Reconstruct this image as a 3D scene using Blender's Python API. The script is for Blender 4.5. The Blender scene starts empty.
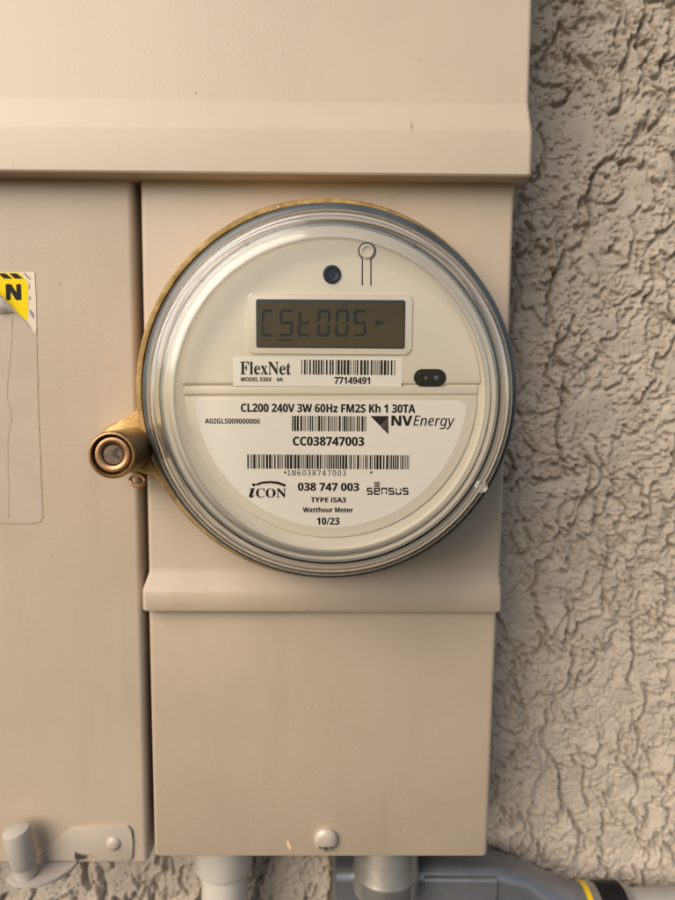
import bpy, bmesh, math, random, os
import numpy as np
from mathutils import Vector, Matrix

random.seed(7)
S = bpy.context.scene
C = S.collection
R = math.radians
MM = 0.001

# ------------------------------------------------------------------ camera
F, D, Z0 = 676.0, 0.33, 1.5          # focal length in photo pixels, distance to the panel, camera height
PIT, YAW, ROL = R(5.694), R(-0.553), R(0.367)

def ray(px, py):
    u = (px - 337.5) / F
    v = (450 - py) / F
    c, s = math.cos(ROL), math.sin(ROL)
    u, v = u * c - v * s, u * s + v * c
    x, y, z = u, math.cos(PIT) + v * math.sin(PIT), -math.sin(PIT) + v * math.cos(PIT)
    c, s = math.cos(YAW), math.sin(YAW)
    x, y = x * c - y * s, x * s + y * c
    return Vector((x, y, z))

def W(px, py, y=0.0):
    """point of the plane at depth y seen at photo pixel px, py -> (X, Z)"""
    d = ray(px, py)
    t = (y + D) / d.y
    return d.x * t, d.z * t + Z0

fwd = ray(337.5, 450).normalized()
right = (ray(437.5, 450) - ray(337.5, 450)).normalized()
up = right.cross(fwd)
cam = bpy.data.cameras.new('camera')
cam.sensor_fit = 'VERTICAL'
cam.sensor_width = 27
cam.sensor_height = 36
cam.lens = F / 900 * 36
cam.clip_start = 0.01
cam.clip_end = 100
cam.dof.use_dof = True
cam.dof.focus_distance = 0.281
cam.dof.aperture_fstop = 8.5
camo = bpy.data.objects.new('camera', cam)
C.objects.link(camo)
m = Matrix((right, up, -fwd)).transposed().to_4x4()
m.translation = Vector((0, -D, Z0))
camo.matrix_world = m
S.camera = camo

# ------------------------------------------------------------------ light
SUN_EL, SUN_AZ = R(33), R(42)        # azimuth to the left of the viewer
world = bpy.data.worlds.new('World')
S.world = world
world.use_nodes = True
wn = world.node_tree
sky = wn.nodes.new('ShaderNodeTexSky')
sky.sky_type = 'NISHITA'
sky.sun_disc = False
sky.sun_elevation = SUN_EL
sky.sun_rotation = math.pi + SUN_AZ
wn.links.new(sky.outputs[0], wn.nodes['Background'].inputs[0])
wn.nodes['Background'].inputs[1].default_value = 0.07
sl = bpy.data.lights.new('sun', 'SUN')
sl.energy = 2.5
sl.angle = R(56)
sl.color = (1.0, 0.885, 0.75)
so = bpy.data.objects.new('sun', sl)
C.objects.link(so)
sd = Vector((-math.sin(SUN_AZ) * math.cos(SUN_EL), -math.cos(SUN_AZ) * math.cos(SUN_EL), math.sin(SUN_EL)))
so.rotation_euler = sd.to_track_quat('Z', 'Y').to_euler()
so.location = (-1, -2, 2.5)
S.view_settings.view_transform = 'Standard'
S.view_settings.look = 'None'
S.view_settings.gamma = 1
S.view_settings.use_curve_mapping = False
S.view_settings.exposure = 0.72
S.render.engine = 'CYCLES'
S.cycles.max_bounces = 14
S.cycles.transmission_bounces = 12
S.cycles.glossy_bounces = 6
S.cycles.diffuse_bounces = 5

# ------------------------------------------------------------------ materials
def mat(name, col, rough=0.5, metal=0.0, var=0.05, vscale=25, bump=0.0, bscale=1500, bdist=0.0002,
        spots=None, spot_col=None, spot_scale=900, rvar=0.0, spec=0.5, col2=None, coat=0.0, streak=0.0):
    m = bpy.data.materials.new(name)
    m.use_nodes = True
    nt = m.node_tree
    p = nt.nodes['Principled BSDF']
    p.inputs['Roughness'].default_value = rough
    p.inputs['Metallic'].default_value = metal
    p.inputs['Specular IOR Level'].default_value = spec
    p.inputs['Coat Weight'].default_value = coat
    geo = nt.nodes.new('ShaderNodeNewGeometry')
    nz = nt.nodes.new('ShaderNodeTexNoise')
    nz.inputs['Scale'].default_value = vscale
    nz.inputs['Detail'].default_value = 6
    nt.links.new(geo.outputs['Position'], nz.inputs['Vector'])
    mx = nt.nodes.new('ShaderNodeMix')
    mx.data_type = 'RGBA'
    c2 = col2 or tuple(min(1, c * (1 + var * 2)) for c in col)
    c1 = tuple(c * (1 - var * 2) for c in col) if not col2 else col
    mx.inputs[6].default_value = (*c1, 1)
    mx.inputs[7].default_value = (*c2, 1)
    mr = nt.nodes.new('ShaderNodeMapRange')
    mr.inputs['From Min'].default_value = 0.3
    mr.inputs['From Max'].default_value = 0.7
    nt.links.new(nz.outputs[0], mr.inputs[0])
    nt.links.new(mr.outputs[0], mx.inputs[0])
    last = mx.outputs[2]
    if spots:
        vn = nt.nodes.new('ShaderNodeTexNoise')
        vn.inputs['Scale'].default_value = spot_scale
        vn.inputs['Detail'].default_value = 3
        nt.links.new(geo.outputs['Position'], vn.inputs['Vector'])
        vr = nt.nodes.new('ShaderNodeMapRange')
        vr.inputs['From Min'].default_value = spots
        vr.inputs['From Max'].default_value = spots + 0.05
        nt.links.new(vn.outputs[0], vr.inputs[0])
        m2 = nt.nodes.new('ShaderNodeMix')
        m2.data_type = 'RGBA'
        m2.inputs[7].default_value = (*spot_col, 1)
        nt.links.new(vr.outputs[0], m2.inputs[0])
        nt.links.new(last, m2.inputs[6])
        last = m2.outputs[2]
    nt.links.new(last, p.inputs['Base Color'])
    if streak:
        for sc_, lo_, hi_, amt in (((90, 90, 7), .50, .75, streak), ((22, 22, 16), .48, .72, streak * .8)):
            mp = nt.nodes.new('ShaderNodeMapping')
            mp.inputs['Scale'].default_value = sc_
            nt.links.new(geo.outputs['Position'], mp.inputs['Vector'])
            sn = nt.nodes.new('ShaderNodeTexNoise')
            sn.inputs['Scale'].default_value = 1
            sn.inputs['Detail'].default_value = 7
            sn.inputs['Roughness'].default_value = 0.65
            nt.links.new(mp.outputs[0], sn.inputs['Vector'])
            sr = nt.nodes.new('ShaderNodeMapRange')
            sr.inputs['From Min'].default_value = lo_
            sr.inputs['From Max'].default_value = hi_
            sr.inputs['To Max'].default_value = amt
            nt.links.new(sn.outputs[0], sr.inputs[0])
            m3 = nt.nodes.new('ShaderNodeMix')
            m3.data_type = 'RGBA'
            m3.inputs[7].default_value = (col[0] * .62, col[1] * .60, col[2] * .60, 1)
            nt.links.new(sr.outputs[0], m3.inputs[0])
            nt.links.new(last, m3.inputs[6])
            last = m3.outputs[2]
        nt.links.new(last, p.inputs['Base Color'])
    if rvar:
        rr = nt.nodes.new('ShaderNodeMapRange')
        rr.inputs['To Min'].default_value = rough - rvar
        rr.inputs['To Max'].default_value = rough + rvar
        nt.links.new(nz.outputs[0], rr.inputs[0])
        nt.links.new(rr.outputs[0], p.inputs['Roughness'])
    if bump:
        bn = nt.nodes.new('ShaderNodeTexNoise')
        bn.inputs['Scale'].default_value = bscale
        bn.inputs['Detail'].default_value = 4
        nt.links.new(geo.outputs['Position'], bn.inputs['Vector'])
        b = nt.nodes.new('ShaderNodeBump')
        b.inputs['Strength'].default_value = bump
        b.inputs['Distance'].default_value = bdist
        nt.links.new(bn.outputs[0], b.inputs['Height'])
        nt.links.new(b.outputs[0], p.inputs['Normal'])
    return m

M = {}
M['paint'] = mat('tan_paint', (0.53, 0.43, 0.323), 0.42, var=0.015, vscale=18, bump=0.35, bscale=900, bdist=0.00015,
                 spots=0.735, spot_col=(0.40, 0.29, 0.20), spot_scale=420, rvar=0.06, streak=0.05)
M['paint2'] = mat('tan_paint_weathered', (0.482, 0.383, 0.283), 0.45, var=0.02, vscale=14, bump=0.45, bscale=800, bdist=0.00018,
                  spots=0.73, spot_col=(0.37, 0.27, 0.19), spot_scale=380, rvar=0.06, streak=0.16)
M['residue'] = mat('glue_residue', (0.445, 0.36, 0.275), 0.62, var=0.03, vscale=60, bump=0.3, bscale=500)
M['residue_edge'] = mat('glue_edge_dirt', (0.355, 0.285, 0.215), 0.8, var=0.12, vscale=300)
M['stucco'] = mat('stucco', (0.475, 0.40, 0.322), 0.92, var=0.05, vscale=60, bump=0.6, bscale=1400, bdist=0.0005,
                  spots=0.67, spot_col=(0.22, 0.165, 0.12), spot_scale=520, spec=0.2)
M['dial'] = mat('cream_plastic', (0.80, 0.70, 0.565), 0.38, var=0.006, vscale=40, spec=0.4)
M['bezel'] = mat('bezel_plastic', (0.80, 0.705, 0.575), 0.25, var=0.006, spec=0.5)
M['label'] = mat('label_paper', (0.95, 0.87, 0.77), 0.35, var=0.006, vscale=30, spec=0.35)
M['ink'] = mat('black_ink', (0.008, 0.007, 0.007), 0.6, var=0.05, spec=0.2)
M['grey_ink'] = mat('grey_ink', (0.20, 0.18, 0.17), 0.5, var=0.05)
M['lcd'] = mat('lcd_glass', (0.078, 0.052, 0.016), 0.5, var=0.03, vscale=80, spec=0.08, spots=0.68, spot_col=(0.092, 0.062, 0.022), spot_scale=600)
M['segment'] = mat('lcd_segment', (0.006, 0.004, 0.003), 0.5, var=0.05, spec=0.2)
M['button'] = mat('dark_button', (0.010, 0.010, 0.016), 0.35, var=0.1, vscale=300, spec=0.25)
M['ir'] = mat('infrared_window', (0.004, 0.005, 0.004), 0.2, var=0.2, vscale=300, spec=0.2)
M['ir_part'] = mat('infrared_emitter', (0.09, 0.09, 0.085), 0.3)
M['flange'] = mat('grey_flange', (0.06, 0.07, 0.075), 0.28, var=0.1, vscale=60, rvar=0.05)
M['inner'] = mat('grey_inner_body', (0.40, 0.38, 0.335), 0.32, var=0.04, vscale=40)
M['silver'] = mat('silver_band', (0.55, 0.52, 0.47), 0.25, metal=0.8, var=0.1, vscale=90)
M['peg'] = mat('dark_peg', (0.10, 0.09, 0.07), 0.5)
M['brass'] = mat('brass_ring', (0.34, 0.205, 0.065), 0.48, metal=0.6, var=0.2, vscale=140, bump=0.5, bscale=600, bdist=0.0004,
                 col2=(0.64, 0.42, 0.17), spots=0.66, spot_col=(0.70, 0.56, 0.36), spot_scale=500, rvar=0.12)
M['brass_smooth'] = mat('brass_smooth', (0.36, 0.235, 0.10), 0.34, metal=0.85, var=0.12, vscale=120, bump=0.4, bscale=900, rvar=0.08)
M['copper'] = mat('copper', (0.42, 0.24, 0.12), 0.42, metal=0.85, var=0.1, vscale=200, bump=0.3)
M['steel'] = mat('dull_steel', (0.16, 0.12, 0.085), 0.5, metal=0.7, var=0.2, vscale=400, bump=0.6, bscale=900)
M['black'] = mat('black_plastic', (0.012, 0.012, 0.013), 0.45, var=0.2)
M['screw'] = mat('screw_paint', (0.47, 0.40, 0.325), 0.38, metal=0.15, var=0.05, vscale=200, bump=0.3)
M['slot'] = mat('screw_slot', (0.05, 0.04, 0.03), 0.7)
M['bare'] = mat('bare_metal_chip', (0.80, 0.52, 0.30), 0.4, metal=0.1, var=0.15, vscale=600)
M['pvc'] = mat('white_pvc', (0.60, 0.545, 0.47), 0.35, var=0.03, vscale=50, bump=0.15, bscale=500)
M['galv'] = mat('grey_metal', (0.22, 0.225, 0.235), 0.33, metal=0.55, var=0.08, vscale=60, bump=0.3, bscale=500, rvar=0.08)
M['galv_hub'] = mat('grey_hub', (0.36, 0.345, 0.325), 0.28, metal=0.7, var=0.06, vscale=80, bump=0.2, bscale=500, rvar=0.06)
M['pipe'] = mat('pale_pipe', (0.42, 0.40, 0.37), 0.4, metal=0.3, var=0.04, vscale=50)
M['yellow'] = mat('yellow_print', (0.83, 0.60, 0.003), 0.6, var=0.02, spec=0.15)
M['yellow_band'] = mat('yellow_band', (0.75, 0.48, 0.01), 0.4, var=0.05)
M['white'] = mat('sticker_white', (0.66, 0.55, 0.42), 0.4, var=0.04, vscale=150)
M['backing'] = mat('sticker_backing', (0.80, 0.77, 0.74), 0.45, var=0.03, vscale=100)
M['hasp'] = mat('grey_tan_paint', (0.455, 0.38, 0.30), 0.38, var=0.02, vscale=40, bump=0.2, bscale=900)
M['pin'] = mat('grey_painted_pin', (0.42, 0.37, 0.32), 0.38, var=0.03, vscale=60, bump=0.2, bscale=900)

g = bpy.data.materials.new('clear_polycarbonate')
g.use_nodes = True
gp = g.node_tree.nodes['Principled BSDF']
gp.inputs['Base Color'].default_value = (0.965, 0.975, 0.965, 1)
gp.inputs['Roughness'].default_value = 0.08
gp.inputs['IOR'].default_value = 1.5
gp.inputs['Specular IOR Level'].default_value = 0.25
gp.inputs['Transmission Weight'].default_value = 1.0
M['glass'] = g
pn = bpy.data.materials.new('clear_flat_pane')       # thin flat window: straight through, with a Fresnel reflection
pn.use_nodes = True
nt = pn.node_tree
nt.nodes.remove(nt.nodes['Principled BSDF'])
tr, gl, fr, mxs = (nt.nodes.new(k) for k in ('ShaderNodeBsdfTransparent', 'ShaderNodeBsdfGlossy', 'ShaderNodeFresnel', 'ShaderNodeMixShader'))
tr.inputs[0].default_value = (0.985, 0.985, 0.975, 1)
gl.inputs['Roughness'].default_value = 0.03
fr.inputs['IOR'].default_value = 1.3
nt.links.new(fr.outputs[0], mxs.inputs[0])
nt.links.new(tr.outputs[0], mxs.inputs[1])
nt.links.new(gl.outputs[0], mxs.inputs[2])
nt.links.new(mxs.outputs[0], nt.nodes['Material Output'].inputs['Surface'])
M['pane'] = pn

# ------------------------------------------------------------------ object helpers
def tag(o, label=None, cat=None, group=None, kind=None):
    for k, v in (('label', label), ('category', cat), ('group', group), ('kind', kind)):
        if v:
            o[k] = v
    return o

def link(name, me, material=None, parent=None, smooth=35):
    o = bpy.data.objects.new(name, me)
    C.objects.link(o)
    if material is not None:
        me.materials.append(material)
    if smooth:
        me.polygons.foreach_set('use_smooth', [True] * len(me.polygons))
        me.set_sharp_from_angle(angle=R(smooth))
    if parent is not None:
        o.parent = parent
        o.matrix_parent_inverse = Matrix.Translation(parent.location).inverted()
    return o

def obj(name, bm, material, parent=None, smooth=35, recalc=True):
    if recalc:
        bmesh.ops.recalc_face_normals(bm, faces=bm.faces)
    me = bpy.data.meshes.new(name)
    bm.to_mesh(me)
    bm.free()
    return link(name, me, material, parent, smooth)

def empty(name, loc, label, cat, group=None):
    o = bpy.data.objects.new(name, None)
    o.empty_display_size = 0.02
    C.objects.link(o)
    o.location = loc
    return tag(o, label, cat, group)

def lathe(bm, cx, cz, prof, seg=128, closed=False):
    """prof: (radius, y) in metres, turned about the Y axis through cx, cz"""
    rings = []
    for r, y in prof:
        if r < 1e-7:
            rings.append([bm.verts.new((cx, y, cz))])
        else:
            rings.append([bm.verts.new((cx + r * math.cos(2 * math.pi * k / seg), y, cz + r * math.sin(2 * math.pi * k / seg))) for k in range(seg)])
    pairs = list(zip(rings, rings[1:]))
    if closed:
        pairs.append((rings[-1], rings[0]))
    for a, b in pairs:
        for k in range(seg):
            q = [a[k % len(a)], a[(k + 1) % len(a)], b[(k + 1) % len(b)], b[k % len(b)]]
            u = []
            for v in q:
                if v not in u:
                    u.append(v)
            if len(u) > 2:
                bm.faces.new(u)
    return bm

def prism(bm, pts, yf, yb, bev=0.0, seg=2):
    """pts in (x, z); front face at yf, back at yb; only the front edge bevelled"""
    f = [bm.verts.new((x, yf, z)) for x, z in pts]
    b = [bm.verts.new((x, yb, z)) for x, z in pts]
    front = bm.faces.new(f)
    bm.faces.new(list(reversed(b)))
    n = len(pts)
    for i in range(n):
        bm.faces.new([f[i], b[i], b[(i + 1) % n], f[(i + 1) % n]])
    if bev:
        bmesh.ops.bevel(bm, geom=list(front.edges), offset=bev, segments=seg, profile=0.5, affect='EDGES')
    return bm

def rrect(x0, z0, x1, z1, r, n=6):
    pts = []
    for cx, cz, a in ((x1 - r, z1 - r, 0), (x0 + r, z1 - r, 90), (x0 + r, z0 + r, 180), (x1 - r, z0 + r, 270)):
        for k in range(n + 1):
            t = R(a + 90 * k / n)
            pts.append((cx + r * math.cos(t), cz + r * math.sin(t)))
    return pts

def Wrect(px0, py0, px1, py1, y, r=0, n=6):
    a, b = W(px0, py1, y), W(px1, py0, y)
    return rrect(a[0], a[1], b[0], b[1], r * F and r, n) if r else [(a[0], a[1]), (b[0], a[1]), (b[0], b[1]), (a[0], b[1])]

def sheet(bm, pts, y):
    bm.faces.new([bm.verts.new((x, y, z)) for x, z in pts])

def wsheet(bm, pxs, y, plane=None):
    sheet(bm, [W(px, py, plane if plane is not None else y) for px, py in pxs], y)

def tube(bm, path, rad, seg=12, cap=True):
    path = [Vector(p) for p in path]
    rings = []
    ref = Vector((0, 0, 1))
    for i, p in enumerate(path):
        t = (path[min(i + 1, len(path) - 1)] - path[max(i - 1, 0)]).normalized()
        a = t.cross(ref if abs(t.dot(ref)) < 0.95 else Vector((1, 0, 0))).normalized()
        b = t.cross(a)
        r = rad[i] if isinstance(rad, (list, tuple)) else rad
        rings.append([bm.verts.new(p + a * (r * math.cos(2 * math.pi * k / seg)) + b * (r * math.sin(2 * math.pi * k / seg))) for k in range(seg)])
        ref = a.cross(t) if abs(t.dot(ref)) >= 0.95 else ref
    for a, b in zip(rings, rings[1:]):
        for k in range(seg):
            bm.faces.new([a[k], a[(k + 1) % seg], b[(k + 1) % seg], b[k]])
    if cap:
        bm.faces.new(rings[0])
        bm.faces.new(list(reversed(rings[-1])))
    return bm

def shell(bm, rows, yb, r=0.0022, n=5):
    """sheet-metal cover: rows (z, xl, xr, y_front) top to bottom, rounded vertical edges, closed back at yb"""
    rs = []
    for z, xl, xr, y in rows:
        pr = [(xl, yb)]
        for k in range(n + 1):
            t = R(90 * k / n)
            pr.append((xl + r - r * math.cos(t), y + r - r * math.sin(t)))
        for k in range(n + 1):
            t = R(90 - 90 * k / n)
            pr.append((xr - r + r * math.cos(t), y + r - r * math.sin(t)))
        pr.append((xr, yb))
        rs.append([bm.verts.new((x, yy, z)) for x, yy in pr])
    for a, b in zip(rs, rs[1:]):
        for k in range(len(a)):
            bm.faces.new([a[k], a[(k + 1) % len(a)], b[(k + 1) % len(a)], b[k]])
    bm.faces.new(rs[0])
    bm.faces.new(list(reversed(rs[-1])))
    return bm

# lettering -------------------------------------------------------------------
FD = bpy.utils.system_resource('DATAFILES', path='fonts')
def font(fn):
    try:
        return bpy.data.fonts.load(os.path.join(FD, fn))
    except Exception:
        return None
MATHF = font('NotoSansMath-Regular.woff2')
STY = {'bold': (0x1D5D4, 0x1D5EE, 0x1D7EC), 'serif': (0x1D400, 0x1D41A, 0x1D7CE), 'serif_it': (0x1D468, 0x1D482, None),
       'sans': (0x1D5A0, 0x1D5BA, 0x1D7E2), 'ital': (0x1D608, 0x1D622, None), 'mono': (0x1D670, 0x1D68A, 0x1D7F6)}

def styled(t, sty):
    if MATHF is None:
        return t
    U, L, N = STY[sty]
    o = ''
    for c in t:
        if 'A' <= c <= 'Z':
            o += chr(U + ord(c) - 65)
        elif 'a' <= c <= 'z':
            o += chr(L + ord(c) - 97)
        elif c.isdigit() and N:
            o += chr(N + ord(c) - 48)
        else:
            o += c
    return o

def text(t, sty, box, y, material, parent, name='lettering', fat=None):
    """flat printed word fitted into the photo box (px0, py0, px1, py1) on the plane y"""
    c = bpy.data.curves.new('t', 'FONT')
    c.body = styled(t, sty)
    if MATHF is not None:
        c.font = MATHF
    c.size = 1
    c.resolution_u = 4
    o = bpy.data.objects.new('t', c)
    C.objects.link(o)
    bpy.context.view_layer.update()
    me = bpy.data.meshes.new_from_object(o.evaluated_get(bpy.context.evaluated_depsgraph_get()))
    bpy.data.objects.remove(o)
    me.name = name
    me.materials.clear()
    n = len(me.vertices)
    co = np.empty(n * 3)
    me.vertices.foreach_get('co', co)
    co = co.reshape(-1, 3)
    mn, mxx = co.min(0), co.max(0)
    a, b = W(box[0], box[3], y), W(box[2], box[1], y)
    out = np.empty_like(co)
    out[:, 0] = a[0] + (co[:, 0] - mn[0]) / (mxx[0] - mn[0]) * (b[0] - a[0])
    out[:, 2] = a[1] + (co[:, 1] - mn[1]) / (mxx[1] - mn[1]) * (b[1] - a[1])
    out[:, 1] = y
    # heavier strokes: the same outline printed a few hundredths of an em to each side, microns apart
    f = fat if fat is not None else (.016 if sty == 'bold' else .006)
    if f:
        em = (b[0] - a[0]) / (mxx[0] - mn[0])
        faces = [tuple(p.vertices) for p in me.polygons]
        vs, fs = [], []
        for i, (dx, dz) in enumerate(((-1, 0), (1, 0), (0, .6), (0, -.6))):
            q = out.copy()
            q[:, 0] += dx * f * em
            q[:, 2] += dz * f * em
            q[:, 1] += -i * .000004
            vs.append(q)
            fs += [tuple(v + i * n for v in p) for p in faces]
        me = bpy.data.meshes.new(name)
        me.from_pydata([tuple(v) for v in np.concatenate(vs)], [], fs)
        return link(name, me, material, parent, smooth=0)
    me.vertices.foreach_set('co', out.ravel())
    me.update()
    return link(name, me, material, parent, smooth=0)

def barcode(box, y, n, seed, parent):
    rnd = random.Random(seed)
    a, b = W(box[0], box[3], y), W(box[2], box[1], y)
    w = []
    for _ in range(n):
        w.append((rnd.choice((1, 1, 1, 2, 2, 3)), rnd.choice((1, 1, 2))))
    tot = sum(p + q for p, q in w) - w[-1][1]
    k = (b[0] - a[0]) / tot
    bm = bmesh.new()
    x = a[0]
    for p, q in w:
        sheet(bm, [(x, a[1]), (x + p * k, a[1]), (x + p * k, b[1]), (x, b[1])], y)
        x += (p + q) * k
    return obj('barcode', bm, M['ink'], parent, smooth=0)

# ------------------------------------------------------------------ stucco wall
YW = 0.064
def lattice(X, Z, sx, sz, seed):
    rs = np.random.RandomState(seed)
    G = rs.rand(512, 512)
    u, v = X / sx + 100.3, Z / sz + 100.7
    i, j = np.floor(u).astype(int), np.floor(v).astype(int)
    fu, fv = u - i, v - j
    fu, fv = fu * fu * (3 - 2 * fu), fv * fv * (3 - 2 * fv)
    i0, i1, j0, j1 = i % 512, (i + 1) % 512, j % 512, (j + 1) % 512
    return (G[i0, j0] * (1 - fu) + G[i1, j0] * fu) * (1 - fv) + (G[i0, j1] * (1 - fu) + G[i1, j1] * fu) * fv
def fbm(X, Z, sx, sz, seed, octv=4, gain=0.5):
    t, a, n = 0, 1, 0
    for k in range(octv):
        t = t + a * lattice(X, Z, sx / 2 ** k, sz / 2 ** k, seed + k)
        n += a
        a *= gain
    return t / n
def sstep(x, a, b):
    t = np.clip((x - a) / (b - a), 0, 1)
    return t * t * (3 - 2 * t)

def stucco_height(xs, zs):
    X, Z = np.meshgrid(xs, zs, indexing='ij')
    st = xs[1] - xs[0]
    wx = (fbm(X, Z, .014, .014, 11, 3) - .5) * .010
    wz = (fbm(X, Z, .014, .014, 31, 3) - .5) * .010
    H = np.zeros_like(X)
    for seed, sx, sz, amp, lv, wid in ((3, .020, .044, 1.25, .50, .0012), (53, .013, .026, 1.1, .53, .0010), (83, .009, .015, .7, .57, .0008)):
        n = fbm(X + wx, Z + wz, sx, sz, seed, 4, .42)
        P = sstep(n, lv, lv + .034)
        P = P * sstep(fbm(X, Z, .03, .03, seed + 7, 2), .26, .44)
        dx = np.maximum(0, P[:-1] - P[1:])                       # drops towards the right
        dx = np.vstack([dx, dx[-1:]])
        dz = np.maximum(0, P[:, 1:] - P[:, :-1])                 # drops downwards
        dz = np.hstack([dz[:, :1], dz])
        k = math.exp(-st / .007)
        h = np.zeros_like(P)
        acc = np.zeros(P.shape[1])
        for i in range(P.shape[0] - 1, -1, -1):
            acc = np.minimum(acc * k + dx[i], 1)
            h[i] = acc
        h2 = np.zeros_like(P)
        acc = np.zeros(P.shape[0])
        for j in range(P.shape[1]):
            acc = np.minimum(acc * k + dz[:, j], 1)
            h2[:, j] = acc
        h = np.maximum(h, h2 * .8)
        # narrow crease at the foot of each drop
        g = np.zeros_like(P)
        w = int(round(wid / st))
        for q in range(1, 2 * w + 1):
            f = math.sin(math.pi * q / (2 * w + 1)) ** .7
            g[q:] = np.maximum(g[q:], np.minimum(dx[:-q] * 6, 1) * f)
            g[:, :-q] = np.maximum(g[:, :-q], np.minimum(dz[:, q:] * 5, .9) * f)
        for _ in range(2):
            g = (g + np.roll(g, 1, 0) + np.roll(g, -1, 0) + np.roll(g, 1, 1) + np.roll(g, -1, 1)) / 5
        H += amp * (2.3 * h - 3.6 * g)
    pit = sstep(fbm(X + wx * .3, Z, .0027, .0025, 211, 2), .64, .70) * sstep(fbm(X, Z, .02, .02, 231, 2), .32, .50)
    H -= 1.3 * pit
    pit2 = sstep(fbm(X + wx * .2, Z + wz * .2, .0017, .0017, 311, 2), .66, .74) * sstep(fbm(X, Z, .016, .022, 331, 2), .30, .50)
    H -= 1.5 * pit2
    H += .35 * (fbm(X, Z, .0016, .0022, 351, 2) - .5)
    H += .22 * (fbm(X, Z, .0055, .0048, 151, 4, .6) - .5) + 1.1 * (fbm(X, Z, .05, .05, 171, 2) - .5)
    return H * MM

def grid_part(x0, x1, z0, z1, st):
    xs, zs = np.arange(x0, x1 + st / 2, st), np.arange(z0, z1 + st / 2, st)
    H = stucco_height(xs, zs)
    X, Z = np.meshgrid(xs, zs, indexing='ij')
    V = np.stack([X, YW - H, Z + Z0], -1).reshape(-1, 3)
    nx, nz = len(xs), len(zs)
    idx = np.arange(nx * nz).reshape(nx, nz)
    Q = np.stack([idx[:-1, :-1], idx[1:, :-1], idx[1:, 1:], idx[:-1, 1:]], -1).reshape(-1, 4)
    return V, Q

Vs, Qs, off = [], [], 0
for args in ((0.062, 0.26, -0.34, 0.32, .00048), (-0.30, 0.0624, -0.34, -0.18, .00048)):
    v, q = grid_part(*args)
    Vs.append(v)
    Qs.append(q + off)
    off += len(v)
yb = YW + .004
box = [((-.30, .062), (-.17, .36))]
flat = []
for (x0, x1), (z0, z1) in (((-.30, .064), (-.182, .32)), ((-1.2, -.298), (-1.2, 1.0)), ((.258, 1.2), (-1.2, 1.0)),
                           ((-.30, .26), (.318, 1.0)), ((-.30, .26), (-1.2, -.338))):
    flat += [(x0, YW + .001, z0 + Z0), (x1, YW + .001, z0 + Z0), (x1, YW + .001, z1 + Z0), (x0, YW + .001, z1 + Z0)]
fq = np.arange(len(flat)).reshape(-1, 4) + off
V = np.concatenate(Vs + [np.array(flat)])
Q = np.concatenate(Qs + [fq])
me = bpy.data.meshes.new('stucco_wall')
me.vertices.add(len(V))
me.vertices.foreach_set('co', V.ravel())
me.loops.add(len(Q) * 4)
me.loops.foreach_set('vertex_index', Q.ravel().astype(np.int32))
me.polygons.add(len(Q))
me.polygons.foreach_set('loop_start', np.arange(0, len(Q) * 4, 4, dtype=np.int32))
me.polygons.foreach_set('loop_total', np.full(len(Q), 4, dtype=np.int32))
me.polygons.foreach_set('use_smooth', np.ones(len(Q), dtype=bool))
me.update(calc_edges=True)
wall = link('stucco_wall', me, M['stucco'], smooth=0)
me.polygons.foreach_set('use_smooth', np.ones(len(Q), dtype=bool))
tag(wall, 'rough beige stucco wall with dark creases behind the tan electrical boxes', 'wall')

# ------------------------------------------------------------------ service panel
panel = empty('service_panel', (-0.03, 0.07, Z0 - 0.235),
              'tan painted metal electrical service panel on the stucco wall, holding the round meter', 'electrical panel')
def rows_px(L, R_, ys):
    """L, R_: lists of (px, py); ys depth per row -> rows for shell (z from the left point)"""
    out = []
    for (lx, ly), (rx, ry), y in zip(L, R_, ys):
        a, b = W(lx, ly, y), W(rx, ry, y)
        out.append(((a[1] + b[1]) / 2, a[0], b[0], y))
    return out
YT = -.0075
xr = W(530, 90, YT)[0]
xrb = W(533, 150, YT - .005)[0]
zt = [W(265, 104, YT)[1], W(265, 126, YT - .005)[1], W(265, 173.5, YT - .005)[1]]
XL = -.32
bm = shell(bmesh.new(), [(Z0 + .36, XL, xr, YT), (Z0 + .30, XL, xr, YT), (zt[0] + .002, XL, xr, YT), (zt[0], XL, xr + .0002, YT - .0004),
                         (zt[1], XL, xrb - .0002, YT - .0046), (zt[1] - .002, XL, xrb, YT - .005),
                         (zt[2] + .0008, XL, xrb, YT - .005), (zt[2], XL, xrb - .0006, YT - .0044)], .068)
tag(obj('upper_cover', bm, M['paint'], panel), 'tan upper cover with a raised lip along its lower edge')

za, zb = W(325, 573, 0)[1], W(325, 612, -.004)[1]
xl0, xl1 = W(141, 180, 0)[0], W(147, 560, 0)[0]
xm = (xl0 + xl1) / 2
xr0, xr1 = W(515.5, 185, 0)[0], W(501, 550, 0)[0]
ztop = zt[2] + .012
fl0, fl1 = W(142, 606, -.004)[0], W(502, 606, -.004)[0]
bm = shell(bmesh.new(), [(ztop, xm, xr0, 0), (za + .003, xm, xr1, 0), (za, xm, xr1 , -.0003), (za - .008, fl0, fl1, -.0036), (za - .010, fl0, fl1, -.004),
                         (zb + .0008, fl0, fl1, -.004), (zb, fl0 + .0005, fl1 - .0005, -.0035)], .068)
mc = obj('meter_cover', bm, M['paint2'], panel)
tag(mc, 'middle tan cover that the meter sits in, its lower lip flared')
# lower cover
zc = W(320, 856.5, .002)[1]
a, b = W(148.5, 620, .002)[0], W(154, 850, .002)[0]
c_, d_ = W(497, 620, .002)[0], W(487.5, 850, .002)[0]
bm = shell(bmesh.new(), [(zb + .006, a, c_, .002), (zc + .001, b, d_, .002), (zc, b + .0006, d_ - .0006, .0026)], .066)
lc = obj('lower_cover', bm, M['paint2'], panel)
tag(lc, 'plain lower tan cover with one screw and a chipped spot')
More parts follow.
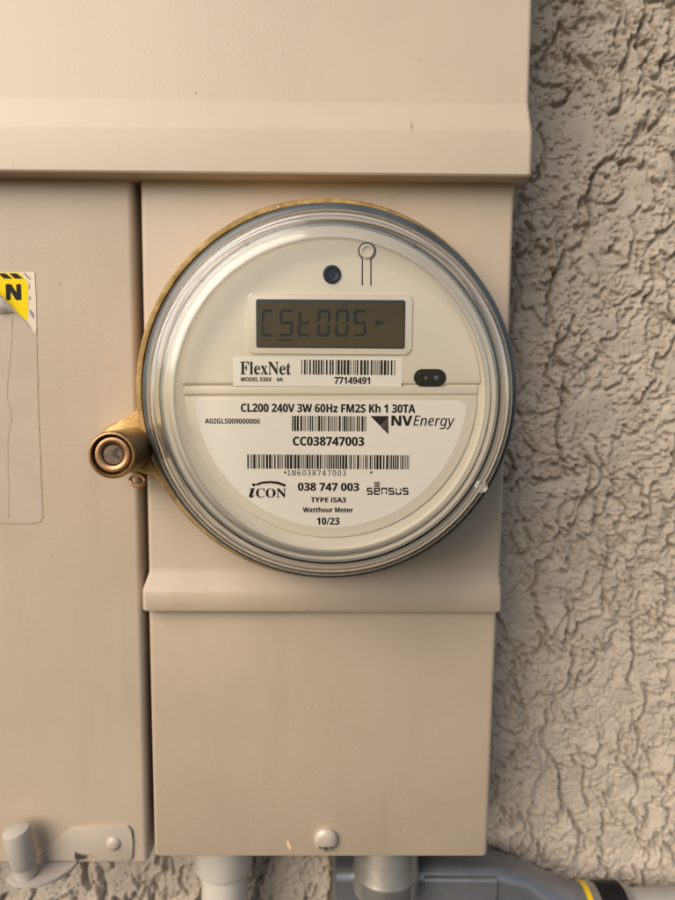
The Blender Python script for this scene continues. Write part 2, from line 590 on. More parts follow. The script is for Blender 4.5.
# door
xd = W(139.8, 500, 0)[0]
zd = W(100, 863, 0)[1]
bm = shell(bmesh.new(), [(ztop, XL, xd, 0), (zd + .001, XL, xd, 0), (zd, XL, xd - .0007, .0008)], .066, r=.003)
door = obj('door', bm, M['paint2'], panel)
tag(door, 'left tan door with a torn warning sticker and glue residue')
# screw
sx, sz = W(326, 840, .001)
bm = lathe(bmesh.new(), sx, sz, [(.0062, .002), (.0062, .0008), (.0058, .0001), (.0045, -.0008), (.0025, -.0013), (0, -.0014)], 40)
sc = obj('screw', bm, M['screw'], panel)
bm = bmesh.new()
prism(bm, [(sx - .0038, sz - .0030), (sx, sz - .0034), (sx + .0038, sz - .0030), (sx + .0036, sz - .0023), (sx, sz - .0026), (sx - .0036, sz - .0023)], -.0013, -.0004)
prism(bm, [(sx - .0007, sz - .0042), (sx + .0007, sz - .0042), (sx + .0007, sz - .0020), (sx - .0007, sz - .0020)], -.00135, -.0004)
obj('screw_slot', bm, M['slot'], sc, smooth=0)
bm = bmesh.new()
wsheet(bm, [(286.3, 841), (288, 840), (289.7, 843), (291.2, 846.5), (290.5, 850.5), (288.6, 849), (287, 845.5)], .00185)
obj('paint_chip', bm, M['bare'], panel, smooth=0)
bm = bmesh.new()
for px, py, s in ((411, 123, 1.0), (411.3, 127, .7), (410.8, 131, .6), (411.2, 137, .45), (196, 93, .6), (283, 54, .5), (60, 284, .9), (372, 218, .5),
                  (262, 597, .6), (205, 590, .5), (420, 60, .4), (120, 150, .4)):
    y = YT - .00508 if 125 < py < 172 else (YT - .00008 if py <= 104 else (-.00006 if py < 560 else -.00406))
    if 104 < py <= 125:
        y = None
    if y is None:
        y = YT - .0051
    cx, cz = W(px, py, y)
    sheet(bm, [(cx + s * .0006 * math.cos(t) * random.uniform(.7, 1.2), cz + s * .0007 * math.sin(t) * random.uniform(.7, 1.3)) for t in [k * math.pi / 4 for k in range(8)]], y)
obj('dirt_specks', bm, M['residue_edge'], panel, smooth=0)['kind'] = 'stuff'

# glue residue where the sticker was torn away
def band(bm, pts, w, y):
    P = [Vector((W(px, py, y)[0], 0, W(px, py, y)[1])) for px, py in pts]
    prev = None
    for i, p in enumerate(P):
        t = (P[min(i + 1, len(P) - 1)] - P[max(i - 1, 0)]).normalized()
        n = Vector((-t.z, 0, t.x))
        ww = w * random.uniform(.55, 1.3)
        q = (bm.verts.new((p.x + n.x * ww, y, p.z + n.z * ww)), bm.verts.new((p.x - n.x * ww, y, p.z - n.z * ww)))
        if prev:
            bm.faces.new([prev[0], prev[1], q[1], q[0]])
        prev = q
y = -.00012
bm = bmesh.new()
prism(bm, [W(px, py, y) for px, py in [(-60, 300), (30, 300), (36, 306), (37, 360), (39, 430), (41.5, 480), (42.5, 516), (40, 522), (30, 523), (-60, 522)]], y, .0)
res = obj('glue_residue', bm, M['residue'], panel, smooth=0)
tag(res, 'faint rectangular outline left by the torn sticker')
bm = bmesh.new()
def jit(pts, n, a):
    out = []
    for p, q in zip(pts, pts[1:]):
        for k in range(n):
            t = k / n
            out.append((p[0] + (q[0] - p[0]) * t + random.uniform(-a, a), p[1] + (q[1] - p[1]) * t + random.uniform(-a, a)))
    out.append(pts[-1])
    return out
band(bm, jit([(36.3, 320), (38, 400), (39.5, 440), (41.5, 485), (42.8, 517), (40, 522.5), (28, 524), (-10, 523)], 8, .3), .00014, -.0002)
band(bm, jit([(12.5, 318), (12, 345), (7, 385), (7.5, 400), (11.5, 415), (8, 440), (8, 470), (8.5, 518)], 7, .4), .00016, -.0002)
obj('residue_edge', bm, M['residue_edge'], res, smooth=0)

# warning sticker
y = -.0003
bm = bmesh.new()
prism(bm, [W(px, py, y) for px, py in [(-60, 272), (34.5, 272), (36, 300), (36.5, 327), (35.5, 334), (30, 327), (24, 320), (0, 295.5), (-60, 240 + 32.5)]], y, -.00003)
stk = obj('warning_sticker', bm, M['white'], panel, smooth=0)
tag(stk, 'peeling yellow and black warning sticker with the letter N, its lower corner curled up white')
bm = bmesh.new()
wsheet(bm, [(-60, 272.6), (19, 272.6), (26, 279.5), (28, 284), (28.4, 310), (27.2, 321), (24.6, 319.6), (0, 294.5), (-60, 273.2)], y - .00006)
obj('yellow_field', bm, M['yellow'], stk, smooth=0)
text('N', 'bold', (7, 284.5, 20, 299.5), y - .00012, M['ink'], stk, fat=.03)
bm = bmesh.new()
for x in (-24, -12, 0, 11):
    wsheet(bm, [(x - 2, 273.4), (x + 5.5, 273.4), (x + 12.5, 278.6), (x + 4, 278.6)], y - .00012)
obj('hazard_stripe', bm, M['ink'], stk, smooth=0)
bm = bmesh.new()
for q in ([(23, 273), (25, 273), (31, 279), (29.5, 279.5)], [(28.8, 283), (29.8, 283.5), (29.8, 288), (28.8, 290)], [(29, 297), (30.5, 296), (30.5, 299), (29, 300)],
          [(29.5, 309), (33.5, 313), (34, 319), (30, 314)]):
    wsheet(bm, q, y - .00012)
obj('faded_stripe', bm, M['grey_ink'], stk, smooth=0)
# the peeled corner: a curled flap of backing, folded along the slanting tear
bm = bmesh.new()
lowc = [(-30, 300), (-14, 309), (0, 313.5), (7, 313), (13, 312.2), (18, 315), (23, 320), (27.5, 325.5), (31, 329)]
upc = [(-30, 274), (-14, 284), (0, 296.5), (6, 302), (11, 307), (16, 312), (21, 317.2), (26, 322.6), (30.5, 328.2)]
gv = []
for (lx, ly), (ux, uy) in zip(lowc, upc):
    lift = .0042 * min(1, math.hypot(lx - ux, ly - uy) / 15)
    row = []
    for k in range(9):
        t = k / 8
        yy = y - .0002 - lift * math.sin(min(1, t * 1.6 + .05) * math.pi / 2) + lift * .35 * max(0, t - .6)
        a_ = W(lx + (ux - lx) * t, ly + (uy - ly) * t, yy)
        row.append(bm.verts.new((a_[0], yy, a_[1])))
    gv.append(row)
for a_, b_ in zip(gv, gv[1:]):
    for k in range(8):
        bm.faces.new([a_[k], a_[k + 1], b_[k + 1], b_[k]])
bmesh.ops.solidify(bm, geom=bm.faces[:], thickness=.00015)
obj('curled_corner', bm, M['backing'], stk, smooth=60)

# hasp and locking pin at the door's bottom corner
yh = -.0012
hp = [(40, 861.5), (37.5, 855), (55, 841), (70, 829.5), (74, 828.2), (100, 826.8), (122, 825.3), (128, 826.5), (131.5, 831), (132.6, 842), (132.6, 857), (130.5, 860.5),
      (126, 862), (104, 861.5), (99, 860.5), (95.5, 855.5), (82, 854.5), (80, 853), (77.5, 852.5), (77, 861.5)]
bm = prism(bmesh.new(), [W(a, b, yh) for a, b in hp], yh, -.00005, bev=.0004, seg=2)
hasp = obj('hasp', bm, M['hasp'], panel)
tag(hasp, 'painted metal hasp plate at the bottom corner of the left door')
rx, rz = W(113, 844.5, -.002)
obj('rivet', lathe(bmesh.new(), rx, rz, [(.0037, yh + .0001), (.0036, yh - .0006), (.0028, yh - .0014), (.0014, yh - .0019), (0, yh - .002)], 32), M['hasp'], hasp)
bm = bmesh.new()
wsheet(bm, [(75, 852), (76.8, 851.8), (77.6, 855.5), (85, 856), (85, 859), (76.5, 860), (74.5, 858)], yh - .0001)
obj('notch', bm, M['slot'], hasp, smooth=0)
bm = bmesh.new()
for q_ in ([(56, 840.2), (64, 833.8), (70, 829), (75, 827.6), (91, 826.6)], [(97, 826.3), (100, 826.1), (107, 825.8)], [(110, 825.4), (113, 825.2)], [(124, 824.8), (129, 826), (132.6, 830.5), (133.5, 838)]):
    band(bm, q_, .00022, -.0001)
obj('hasp_edge_line', bm, M['slot'], hasp, smooth=0)['kind'] = 'stuff'  # thin broken dark line along the top edge of the hasp
zs_ = W(60, 862, yh)[1]
xa, xb = W(78, 862, yh)[0], W(40, 862, yh)[0]
tabp = [(xa, yh + .0008), (xa - .0015, -.006), (xa - .006, -.0125), (xa - .012, -.0168), (xa - .019, -.0178), (xa - .027, -.0165), (xa - .0315, -.0125), (xa - .031, -.007), (xa - .026, yh + .0008)]
bm = bmesh.new()
t_ = [bm.verts.new((x, y_, zs_)) for x, y_ in tabp]
b_ = [bm.verts.new((x, y_, zs_ - .0016)) for x, y_ in tabp]
tf = bm.faces.new(t_)
bm.faces.new(list(reversed(b_)))
for i in range(len(tabp)):
    j = (i + 1) % len(tabp)
    bm.faces.new([t_[i], b_[i], b_[j], t_[j]])
bmesh.ops.bevel(bm, geom=list(tf.edges), offset=.0004, segments=2, affect='EDGES')
obj('shelf_tab', bm, M['pin'], hasp)
pc = Vector((W(27, 874, -.010)[0], -.010, zs_))
axis = Vector((-.16, -.05, 1)).normalized()
bm = tube(bmesh.new(), [pc + axis * h for h in (0, .0055, .006, .0068, .024, .0252, .0257)], [.0052, .0052, .0058, .0062, .0066, .0062, .0054], 40)
pin = obj('locking_pin', bm, M['pin'], panel)
tag(pin, 'short grey painted barrel pin standing on the hasp tab')

# ------------------------------------------------------------------ meter
CX, CZ = W(330.2, 396, -.035)
meter = empty('electric_meter', (CX, -.014, CZ), 'round clear-domed smart electricity meter with a grey display and white printed label', 'electricity meter')
mx_ = lambda L: [(r * MM, y * MM) for r, y in L]
bm = lathe(bmesh.new(), CX, CZ, mx_([(79.6, -14), (84.8, -14), (85.5, -15), (85.5, -20), (84.9, -21), (83.4, -21.8), (80.6, -21.8), (79.6, -21)]), 160, closed=True)
tag(obj('base_flange', bm, M['flange'], meter), 'dark grey flange around the foot of the clear cover')
prof = [(79.4, -16), (79.4, -22), (78.6, -23.5), (77.8, -26), (75.2, -44), (73.4, -56), (72.9, -59.5), (71.8, -61.6), (70.2, -62.3), (68.8, -62.2), (67.8, -61.8),
        (66.9, -61.7), (66.0, -61.9), (65.3, -62.4), (64.4, -63.1), (63.4, -63.6), (62.4, -63.88), (62, -63.94), (61.4, -63.96), (30, -64.0), (0, -64.0),
        (0, -62.0), (30, -62.0), (61, -61.96), (61.6, -61.9), (62.4, -61.75), (63.3, -61.45), (64.4, -60.9), (66.0, -60.3), (67.8, -60.2), (69.6, -60.2), (70.9, -59.2), (71.6, -56),
        (73.5, -44), (76.2, -26), (76.6, -21), (76.8, -16)]
bm = lathe(bmesh.new(), CX, CZ, mx_(prof), 192, closed=True)
for f_ in bm.faces:
    c_ = f_.calc_center_median()
    if math.hypot(c_.x - CX, c_.z - CZ) < .0613:
        f_.material_index = 1
cov = obj('clear_cover', bm, M['glass'], meter, smooth=50)
cov.data.materials.append(M['pane'])
tag(cov, 'clear moulded cover with stepped rings round its edge')
bx, bz = W(484, 488, -.058)
# inner body
bm = lathe(bmesh.new(), CX, CZ, mx_([(0, -14.5), (79.3, -14.5), (79.3, -15.6), (76.4, -15.8), (76.2, -19.5), (75.4, -20.2), (73.5, -20.6), (72.8, -21.5), (70.8, -40), (70.2, -41), (67.4, -41.4), (66.9, -42), (66.6, -46.5), (0, -46.5)]), 160)
tag(obj('inner_body', bm, M['inner'], meter), 'grey inner drum seen through the side of the clear cover')
bm = lathe(bmesh.new(), CX, CZ, mx_([(66.3, -41.6), (70.4, -41.6), (70.0, -48.0), (69.4, -48.8), (66.3, -48.6)]), 160, closed=True)
obj('reflector_band', bm, M['inner'], meter)
for px, py in ((243, 237), (196.5, 275.5), (417.5, 242.5), (464, 280.5)):
    a_ = W(px, py, -.045)
    ang = math.atan2(a_[1] - CZ, a_[0] - CX)
    qx, qz = CX + .0704 * math.cos(ang), CZ + .0704 * math.sin(ang)
    bm = bmesh.new()
    tube(bm, [(qx, -.038, qz), (qx, -.0515, qz)], .0010, 12)
    obj('cover_peg', bm, M['peg'], meter)
# dial
YD = -.050
RD = .0668
bm = lathe(bmesh.new(), CX, CZ, [(RD - .001, -.0455), (RD, -.0462), (RD, YD + .001), (RD - .0006, YD), (RD - .0018, YD - .0001), (RD - .0030, YD + .0006), (RD - .0038, YD + .0010), (0, YD + .0010)], 192)
dial = obj('dial_plate', bm, M['dial'], meter)
YF = YD - .0002       # upper half, raised inside the rim
PX = lambda r, ang, c=(331, 391): (c[0] + r * math.cos(ang), c[1] - r * math.sin(ang))
def arc(r, a0, a1, n, c=(331, 391)):
    return [PX(r, R(a0 + (a1 - a0) * k / n), c) for k in range(n + 1)]
ang0 = 2.6
bm = prism(bmesh.new(), [W(px, py, YF) for px, py in arc(149.5, ang0, 180 - ang0, 90)], YF, YD + .0015, bev=.0007, seg=3)
up_ = obj('upper_faceplate', bm, M['dial'], meter)
tag(up_, 'upper half of the cream faceplate carrying the display')
bm = prism(bmesh.new(), [W(px, py, YF) for px, py in [(184, 386.2), (478, 386.2), (478, 394.6), (184, 394.6)]], YF, YD + .0015, bev=.0006, seg=3)
obj('cross_rib', bm, M['dial'], meter)
YL = YD - .0001
bm = prism(bmesh.new(), [W(px, py, YL) for px, py in [(187, 396.2)] + arc(146, 182, 358, 90) + [(475, 396.2)]], YL, YD + .0015, bev=.0005, seg=3)
lf = obj('lower_faceplate', bm, M['dial'], meter)
tag(lf, 'lower half of the cream faceplate under the white label')

# display
YB = YF - .0009
bm = prism(bmesh.new(), Wrect(247.5, 294.5, 412.5, 353.5, YB, .0022), YB, YF + .0004, bev=.0007, seg=3)
bez = obj('display_bezel', bm, M['bezel'], meter)
YS = YB - .00012
bm = bmesh.new()
outer = Wrect(256.2, 300.2, 405.6, 347.8, YS, .0009, 4)
inner_ = Wrect(258.6, 303.2, 403.6, 346, YS, .0004, 4)
vo = [bm.verts.new((x, YS, z)) for x, z in outer]
vi = [bm.verts.new((x, YS - .00002, z)) for x, z in inner_]
for i in range(len(vo)):
    j = (i + 1) % len(vo)
    bm.faces.new([vo[i], vo[j], vi[j], vi[i]])
obj('display_frame', bm, M['black'], bez, smooth=0)
bm = bmesh.new()
sheet(bm, inner_, YS)
obj('display_screen', bm, M['lcd'], bez, smooth=0)

def seven(bm, x0, y0, x1, y1, segs, y, w=3.0, slant=1.2, gap=.5):
    """seven-segment character in photo pixels"""
    ym = (y0 + y1) / 2
    def sl(px, py):
        return (px + slant * (ym - py) / (y1 - y0) * 2 * .5, py)
    def hb(yy, up):
        o = [(x0 + gap, yy - w / 2), (x1 - gap, yy - w / 2), (x1 - gap - w * .6, yy + w / 2), (x0 + gap + w * .6, yy + w / 2)] if up == 1 else \
            [(x0 + gap + w * .6, yy - w / 2), (x1 - gap - w * .6, yy - w / 2), (x1 - gap, yy + w / 2), (x0 + gap, yy + w / 2)] if up == -1 else \
            [(x0 + gap + w * .4, yy - w / 2), (x1 - gap - w * .4, yy - w / 2), (x1 - gap, yy), (x1 - gap - w * .4, yy + w / 2), (x0 + gap + w * .4, yy + w / 2), (x0 + gap, yy)]
        wsheet(bm, [sl(*p) for p in o], y)
    def vb(xx, ya, yb_):
        wsheet(bm, [sl(xx - w / 2, ya + gap), sl(xx + w / 2, ya + gap), sl(xx + w / 2, yb_ - gap), sl(xx - w / 2, yb_ - gap)], y)
    if 'a' in segs: hb(y0 + w / 2, 1)
    if 'g' in segs: hb(ym, 0)
    if 'd' in segs: hb(y1 - w / 2, -1)
    if 'f' in segs: vb(x0 + w / 2, y0 + w * .55, ym - w * .35)
    if 'e' in segs: vb(x0 + w / 2, ym + w * .35, y1 - w * .55)
    if 'b' in segs: vb(x1 - w / 2, y0 + w * .55, ym - w * .35)
    if 'c' in segs: vb(x1 - w / 2, ym + w * .35, y1 - w * .55)
bm = bmesh.new()
YG = YS - .00008
for x0, x1, sg in ((261.5, 273.5, 'afed'), (279.5, 293.5, 'afgcd'), (298.2, 310.5, 'fegd'), (317.2, 330.3, 'abcdef'), (335.4, 348.8, 'abcdef'), (353.6, 366.6, 'afgcd')):
    seven(bm, x0, 309.5, x1, 336.5, sg, YG, w=2.9)
wsheet(bm, [(373.8, 322.6), (378.5, 318.6), (378.5, 321.2), (383.6, 321.2), (383.6, 324.2), (378.5, 324.2), (378.5, 326.8)], YG)
wsheet(bm, [(277.5, 338.9), (292.5, 338.9), (292.5, 340.8), (277.5, 340.8)], YG)  # shadow under the second character, painted as a bar in segment colour
obj('display_segments_and_shadow', bm, M['segment'], bez, smooth=0)

# button, key mark, infrared window
bx_, bz_ = W(332, 274.5, YF)
bt = obj('optical_button', lathe(bmesh.new(), bx_, bz_, [(.0037, YF + .0002), (.0037, YF - .0005), (.0034, YF - .0009), (.0028, YF - .0010), (.0024, YF - .0007), (.0012, YF - .00065), (0, YF - .0009)], 40), M['button'], meter)
tag(bt, 'small round black button at the top of the dial')
YP = YF - .0001
bm = bmesh.new()
def strip(bm, pts, w, y):
    P = [Vector((*W(px, py, y), 0)) for px, py in pts]
    prev = None
    for i, p in enumerate(P):
        t = (P[min(i + 1, len(P) - 1)] - P[max(i - 1, 0)]).normalized()
        n = Vector((-t.y, t.x, 0)) * w
        q = (bm.verts.new((p.x + n.x, y, p.y + n.y)), bm.verts.new((p.x - n.x, y, p.y - n.y)))
        if prev:
            bm.faces.new([prev[0], prev[1], q[1], q[0]])
        prev = q
strip(bm, [(362.3, 285.5), (362.3, 258.8)] + [PX(8.4, R(a), (367, 251.2)) for a in range(-128, -413, -12)][::1] + [(370.9, 258.8), (370.9, 285.5)], .00025, YP)
km = obj('key_outline', bm, M['ink'], meter, smooth=0)
tag(km, 'black printed keyhole-like outline around the small boss')
kx, kz = W(367, 251.6, YF)
obj('round_boss', lathe(bmesh.new(), kx, kz, [(.0030, YF + .0002), (.0029, YF - .0008), (.0025, YF - .0012), (.0019, YF - .0012), (.0016, YF - .0008), (0, YF - .0007)], 40), M['bezel'], meter)
a, b = W(413.6, 386, YF), W(446, 369.2, YF)
bm = prism(bmesh.new(), rrect(a[0], a[1], b[0], b[1], (b[1] - a[1]) / 2 - .00001, 10), YF - .0005, YF + .0003, bev=.0002)
ir = obj('infrared_window', bm, M['ir'], meter)
tag(ir, 'dark pill-shaped optical port right of the serial sticker')
for px, py, rr in ((426, 378, 1.7), (436.5, 378, 2.4), (419.3, 373.5, .9), (419.3, 381.5, .9)):
    ex, ez = W(px, py, YF - .0005)
    obj('emitter', lathe(bmesh.new(), ex, ez, [(rr * .00041, YF - .0004), (rr * .00041, YF - .0007), (rr * .0002, YF - .0009), (0, YF - .0009)], 20), M['ir_part'], ir)

# serial sticker
YK = YF - .00010
bm = prism(bmesh.new(), Wrect(233.2, 357.8, 402, 386, YK, .0002, 2), YK, YF + .0001)
ss = obj('serial_sticker', bm, M['label'], meter, smooth=0)
tag(ss, 'white strip sticker below the display with FlexNet and a barcode')
y = YK - .00007
text('FlexNet', 'serif', (240.3, 362, 290.8, 374.6), y, M['ink'], ss)
text('MODEL 530X', 'bold', (241, 377.4, 271.5, 381.3), y, M['ink'], ss)
text('4A', 'bold', (276.5, 377.4, 283, 381.3), y, M['ink'], ss)
barcode((301.3, 360.4, 395.2, 374.5), y, 34, 3, ss)
text('77149491', 'bold', (334.4, 377.2, 370, 383.8), y, M['ink'], ss)

# nameplate label
YN = YL - .00010
pts = arc(136.3, 186.2, 353.8, 80)
lab_px = [(198.5, 400.2)] + [(195.5, 402)] + pts + [(461, 402.5), (458, 400.2)]
bm = prism(bmesh.new(), [W(a, b, YN) for a, b in lab_px], YN, YL + .0001)
lb = obj('nameplate_label', bm, M['label'], meter, smooth=0)
tag(lb, 'large white half-round nameplate label with ratings, barcodes and utility name')
y = YN - .00007
K = M['ink']
text('CL200 240V 3W 60Hz FM2S Kh 1 30TA', 'bold', (241, 404.2, 415.3, 411.9), y, K, lb)
text('A02GLS009000000', 'bold', (205, 418.8, 259.8, 423.5), y, K, lb, fat=.007)
barcode((292, 416.2, 366.3, 431), y, 38, 5, lb)
text('CC038747003', 'bold', (293, 437, 364, 445.4), y, K, lb)
barcode((247.3, 455.3, 409.2, 468.6), y, 72, 9, lb)
text('1N6038747003', 'mono', (287.5, 470.2, 346, 475.4), y, K, lb)
text('038 747 003', 'bold', (298, 483.1, 359, 490.7), y, K, lb)
text('TYPE iSA3', 'bold', (311, 497.3, 346, 502.2), y, K, lb)
text('Watthour Meter', 'bold', (303, 507.3, 353, 512.2), y, K, lb)
text('10/23', 'bold', (317, 517.7, 339.3, 524.6), y, K, lb)
text('NV', 'bold', (391.6, 415.8, 412.2, 425.6), y, K, lb, fat=.015)
text('Energy', 'ital', (413.2, 415.8, 454.8, 429), y, K, lb)
text('i', 'serif_it', (249.2, 483.5, 255.4, 497.6), y, K, lb)
text('CON', 'serif', (256, 488.4, 286, 497.6), y, K, lb)
for c in ((285.2, 472.4), (371.3, 472.4)):
    bm = bmesh.new()
    wsheet(bm, [PX(1.6 if k % 2 else .9, R(k * 36), c) for k in range(10)], y)
    obj('asterisk', bm, K, lb, smooth=0)
bm = bmesh.new()
sw = [(256, 483.8), (262, 481.6), (270, 480.9), (278, 481.6), (285.8, 484.6)]
lo = [(285.2, 487.0), (278, 484.3), (270, 483.2), (262, 483.9), (256.6, 486.0)]
wsheet(bm, sw + lo, y)
obj('logo_swoosh', bm, K, lb, smooth=0)
bm = bmesh.new()
for i, (sg) in enumerate(('afgcd', 'afedbg', 'afebc', 'afgcd', 'febcd', 'afgcd')):
    x0 = 366.8 + i * 7.15
    seven(bm, x0, 487.6, x0 + 6.0, 494.8, sg, y, w=1.5, slant=0, gap=0)
for k in range(3):
    wsheet(bm, [(374.2, 482 + k * 1.8), (379.8, 482 + k * 1.8), (379.8, 483.2 + k * 1.8), (374.2, 483.2 + k * 1.8)], y)
obj('maker_logo', bm, K, lb, smooth=0)
bm = bmesh.new()
wsheet(bm, [(370.4, 416), (388.4, 416), (388.4, 434.4)], y)
tri = obj('utility_logo', bm, K, lb, smooth=0)
bm = bmesh.new()
for k in range(5):
    t = k / 5
    wsheet(bm, [(380.4 + k * .5, 425.6 + k * .9), (388.3, 417.6 + k * 3.0), (388.3, 418.5 + k * 3.0), (380.8 + k * .5, 426.1 + k * .9)], y - .00005)
obj('utility_logo_facet', bm, M['grey_ink'], lb, smooth=0)

# moulding boss on the cover shoulder
ba = math.atan2(bz - CZ, bx - CX)
bcx, bcz = CX + .0705 * math.cos(ba), CZ + .0705 * math.sin(ba)
bm = lathe(bmesh.new(), bcx, bcz, mx_([(0, -61.9), (1.5, -61.9), (1.6, -62.9), (2.0, -63.1), (2.3, -62.8), (2.3, -60.5), (0, -60.5)]), 32)
obj('moulding_mark', bm, M['glass'], meter)

# ------------------------------------------------------------------ sealing ring
RX, RZ = CX - .0021, CZ + .0010
ring = empty('sealing_ring', (RX, -.004, RZ), 'pitted brass sealing ring clamped round the meter with a barrel lock on its left', 'sealing ring')
bm = lathe(bmesh.new(), RX, RZ, mx_([(81.5, -.2), (87.2, -.2), (88.5, -2), (89.0, -6), (88.8, -11), (88.1, -14.2), (86.9, -15.4), (85.6, -15.2), (84.6, -13.6), (84.2, -13.2), (81.5, -13.2)]), 192, closed=True)
obj('ring_band', bm, M['brass'], ring)
nx_, nz_ = W(400, 217.5, -.014)
bm = bmesh.new()
bmesh.ops.create_icosphere(bm, subdivisions=2, radius=.0026, matrix=Matrix.Translation((nx_, -.0125, nz_)) @ Matrix.Diagonal((1.3, .8, .7, 1)))
obj('ring_nub', bm, M['brass'], ring)
LX, LZ = W(112, 455, -.044)
# flared lugs that join the band to the lock housing
yl = -.012
up_px = [(147, 372), (143.2, 396), (142.6, 408), (139, 415), (131, 419.5), (119, 421.5), (108, 425), (99, 434), (96, 446), (118, 452), (146, 452), (151, 430), (153, 400)]
bm = prism(bmesh.new(), [W(a, b, yl) for a, b in up_px], yl, -.001, bev=.0022, seg=4)
obj('upper_lug', bm, M['brass'], ring, smooth=50)
lo_px = [(110, 462), (122, 472), (136, 474), (147, 471), (156, 474), (165, 487), (175, 502), (184, 510), (178, 492), (163, 460), (150, 450), (125, 450)]
bm = prism(bmesh.new(), [W(a, b, yl) for a, b in lo_px], yl, -.001, bev=.0016, seg=4)
obj('lower_lug', bm, M['brass'], ring, smooth=50)
q = lambda L: [(LX, LZ)] and mx_(L)
bm = lathe(bmesh.new(), LX, LZ, mx_([(0, -1), (9.6, -1), (9.8, -10), (9.9, -34), (10.2, -42), (10.15, -44.0), (9.7, -44.9), (9.0, -45.0), (8.6, -44.5), (8.45, -43), (8.45, -34), (0, -34)]), 96)
obj('lock_housing', bm, M['brass_smooth'], ring)
bm = lathe(bmesh.new(), LX, LZ, mx_([(7.7, -34.1), (7.7, -43.0), (7.4, -43.6), (6.6, -43.9), (5.6, -43.7), (4.8, -43.1), (4.65, -42.2), (4.6, -40), (0, -40)]), 80)
plug = obj('lock_plug', bm, M['copper'], ring)
bm = lathe(bmesh.new(), LX, LZ, mx_([(4.5, -39.9), (4.5, -42.2), (4.1, -42.6), (0, -42.7)]), 48)
core = obj('lock_core', bm, M['steel'], plug)
kw = [(LX + r_ * MM * math.cos(R(a)), LZ + r_ * MM * math.sin(R(a))) for r_, a in ((.6, 200), (1.2, 100), (3.6, 62), (3.9, 44), (1.3, 20), (3.2, -20), (2.8, -42), (.9, -60))]
bm = bmesh.new()
sheet(bm, kw, -.04276)
obj('keyway', bm, M['slot'], plug, smooth=0)
wx_, wz_ = W(137.5, 480.5, -.010)
pts3 = [(wx_ + .0047 * math.cos(t), -.010 - .004 * math.cos(t), wz_ + .0027 * math.sin(t) + .0004 * math.cos(t)) for t in [k * 2 * math.pi / 28 for k in range(29)]]
obj('wire_loop', tube(bmesh.new(), pts3, .00085, 10), M['copper'], ring, smooth=60)

# ------------------------------------------------------------------ conduits under the box
YC = .034
def vpipe(name, px0, px1, py, yc, z0, z1, material, parent, prof=None):
    a, b = W(px0, py, yc)[0], W(px1, py, yc)[0]
    cx, r = (a + b) / 2, (b - a) / 2
    bm = bmesh.new()
    zsx = [(z1, 1.0), (z0 + .0015, 1.0), (z0, .95)] if prof is None else prof
    tube(bm, [(cx, yc, z) for z, k in zsx], [r * k for z, k in zsx], 64)
    return obj(name, bm, material, parent, smooth=40), cx, r
ztop_ = zc + .004
pv = empty('plastic_conduit', (W(225, 870, YC)[0], YC, ztop_ - .1), 'off-white plastic conduit dropping from under the tan box, left of the grey fitting', 'conduit')
vpipe('conduit_collar', 195, 252.5, 872, YC, W(225, 884, YC - .015)[1], ztop_, M['pvc'], pv)
vpipe('conduit_tube', 202, 248, 890, YC, ztop_ - .30, ztop_ - .002, M['pvc'], pv)

fit = empty('conduit_fitting', (W(386, 880, YC)[0], YC, zc - .05), 'grey metal conduit elbow body under the box with a round hub on top', 'conduit fitting')
YH = .024
zh = W(386, 886, YH - .016)[1]
_, hx, hr = vpipe('hub', 354, 417.5, 878, YH, 0, 0, M['galv_hub'], fit, prof=[(zc - .0022, .96), (zc - .0035, 1.0), (zh, 1.0), (zh - .001, 1.04), (zh - .003, 1.05), (zh - .012, 1.05)])
vpipe('brass_nipple', 371, 403, 866, YH, zc - .003, ztop_, M['brass_smooth'], fit)
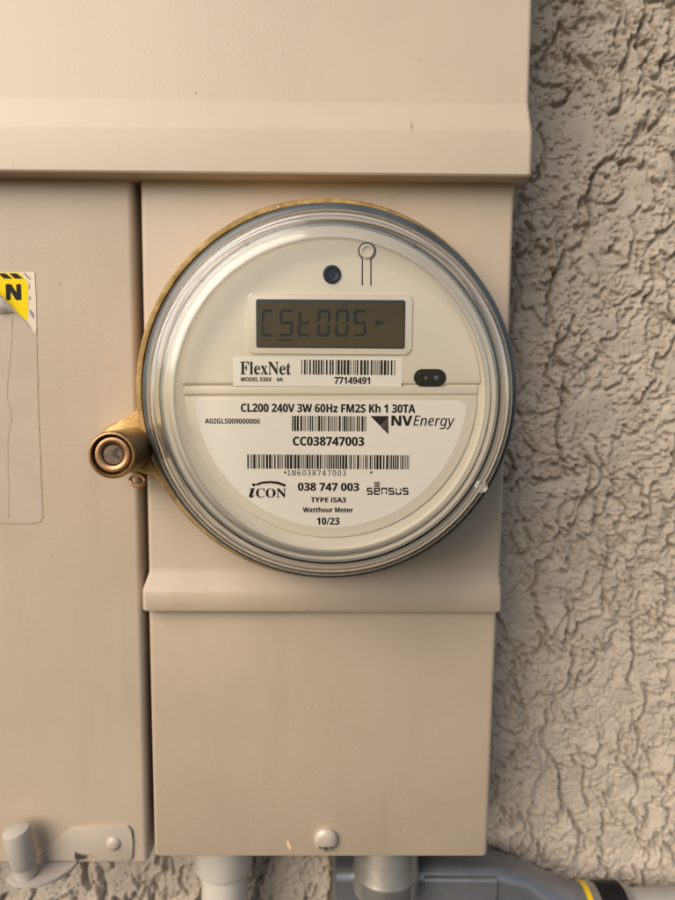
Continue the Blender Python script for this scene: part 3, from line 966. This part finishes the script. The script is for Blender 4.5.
# body: rounded sections along X
def sec(bm, x, y0, y1, z0, z1, r, n=6):
    pts = rrect(y0, z0, y1, z1, r, n)
    return [bm.verts.new((x, a, b)) for a, b in pts]
def loftx(secs):
    bm = bmesh.new()
    rs = [sec(bm, *s) for s in secs]
    for a, b in zip(rs, rs[1:]):
        for k in range(len(a)):
            bm.faces.new([a[k], a[(k + 1) % len(a)], b[(k + 1) % len(a)], b[k]])
    bm.faces.new(rs[0])
    bm.faces.new(list(reversed(rs[-1])))
    return bm
yfb, ybb = .026, .050
X = lambda px, py=880: W(px, py, yfb)[0]
zB = W(450, 872, yfb)[1]
xs_ = [X(332), X(336), X(420), X(500), X(530), X(552), X(586), X(594)]
yc2 = .0405
zc2 = W(586, 887, yc2)[1] - .0195
bm = loftx([(xs_[0], yfb + .004, ybb - .004, zB - .055, zB - .004, .006), (xs_[1], yfb, ybb, zB - .058, zB - .001, .006), (xs_[2], yfb, ybb, zB - .058, zB, .0075),
            (xs_[3], yfb, ybb, zB - .058, zB - .0012, .006), (xs_[4], yfb + .0005, ybb - .001, zB - .057, zB - .005, .008),
            (xs_[5], yfb - .001, yc2 + .0135, zB - .052, (zB - .005 + zc2 + .0185) / 2 + .001, .0115), (xs_[6], yc2 - .0185, yc2 + .0185, zc2 - .0185, zc2 + .0185, .0180), (xs_[7], yc2 - .0185, yc2 + .0185, zc2 - .0185, zc2 + .0185, .0180)])
obj('fitting_body', bm, M['galv'], fit, smooth=40)
bm = loftx([(X(424), yfb - .0016, yfb + .003, zB - .054, zB - .003, .002), (xs_[3] - .002, yfb - .0016, yfb + .003, zB - .054, zB - .0035, .002)])
obj('fitting_cover', bm, M['galv'], fit, smooth=40)
run = empty('conduit_run', (X(620), yc2, zc2), 'pale horizontal conduit with a yellow band and black threaded coupling at bottom right', 'conduit')
def hseg(name, p0, p1, r, material, prof=None):
    x0, x1 = X(p0, 890), X(p1, 890)
    L = prof or [(0, .96), (.06, 1), (.94, 1), (1, .96)]
    bm = tube(bmesh.new(), [(x0 + (x1 - x0) * t, yc2, zc2) for t, k in L], [r * k for t, k in L], 64)
    return obj(name, bm, material, run, smooth=40)
hseg('yellow_band', 594, 599.5, .0190, M['yellow_band'])
hseg('coupling_neck', 599, 609, .0182, M['galv_hub'])
thr = []
for k in range(9):
    thr += [(k / 9 + .01, .94), (k / 9 + .055, 1.0), (k / 9 + .09, .95)]
hseg('threaded_coupling', 607.5, 636, .0190, M['black'], prof=thr + [(1, .9)])
hseg('end_ring', 636, 641.5, .0178, M['galv_hub'])
hseg('conduit_tube', 641, 1400, .0158, M['pipe'])
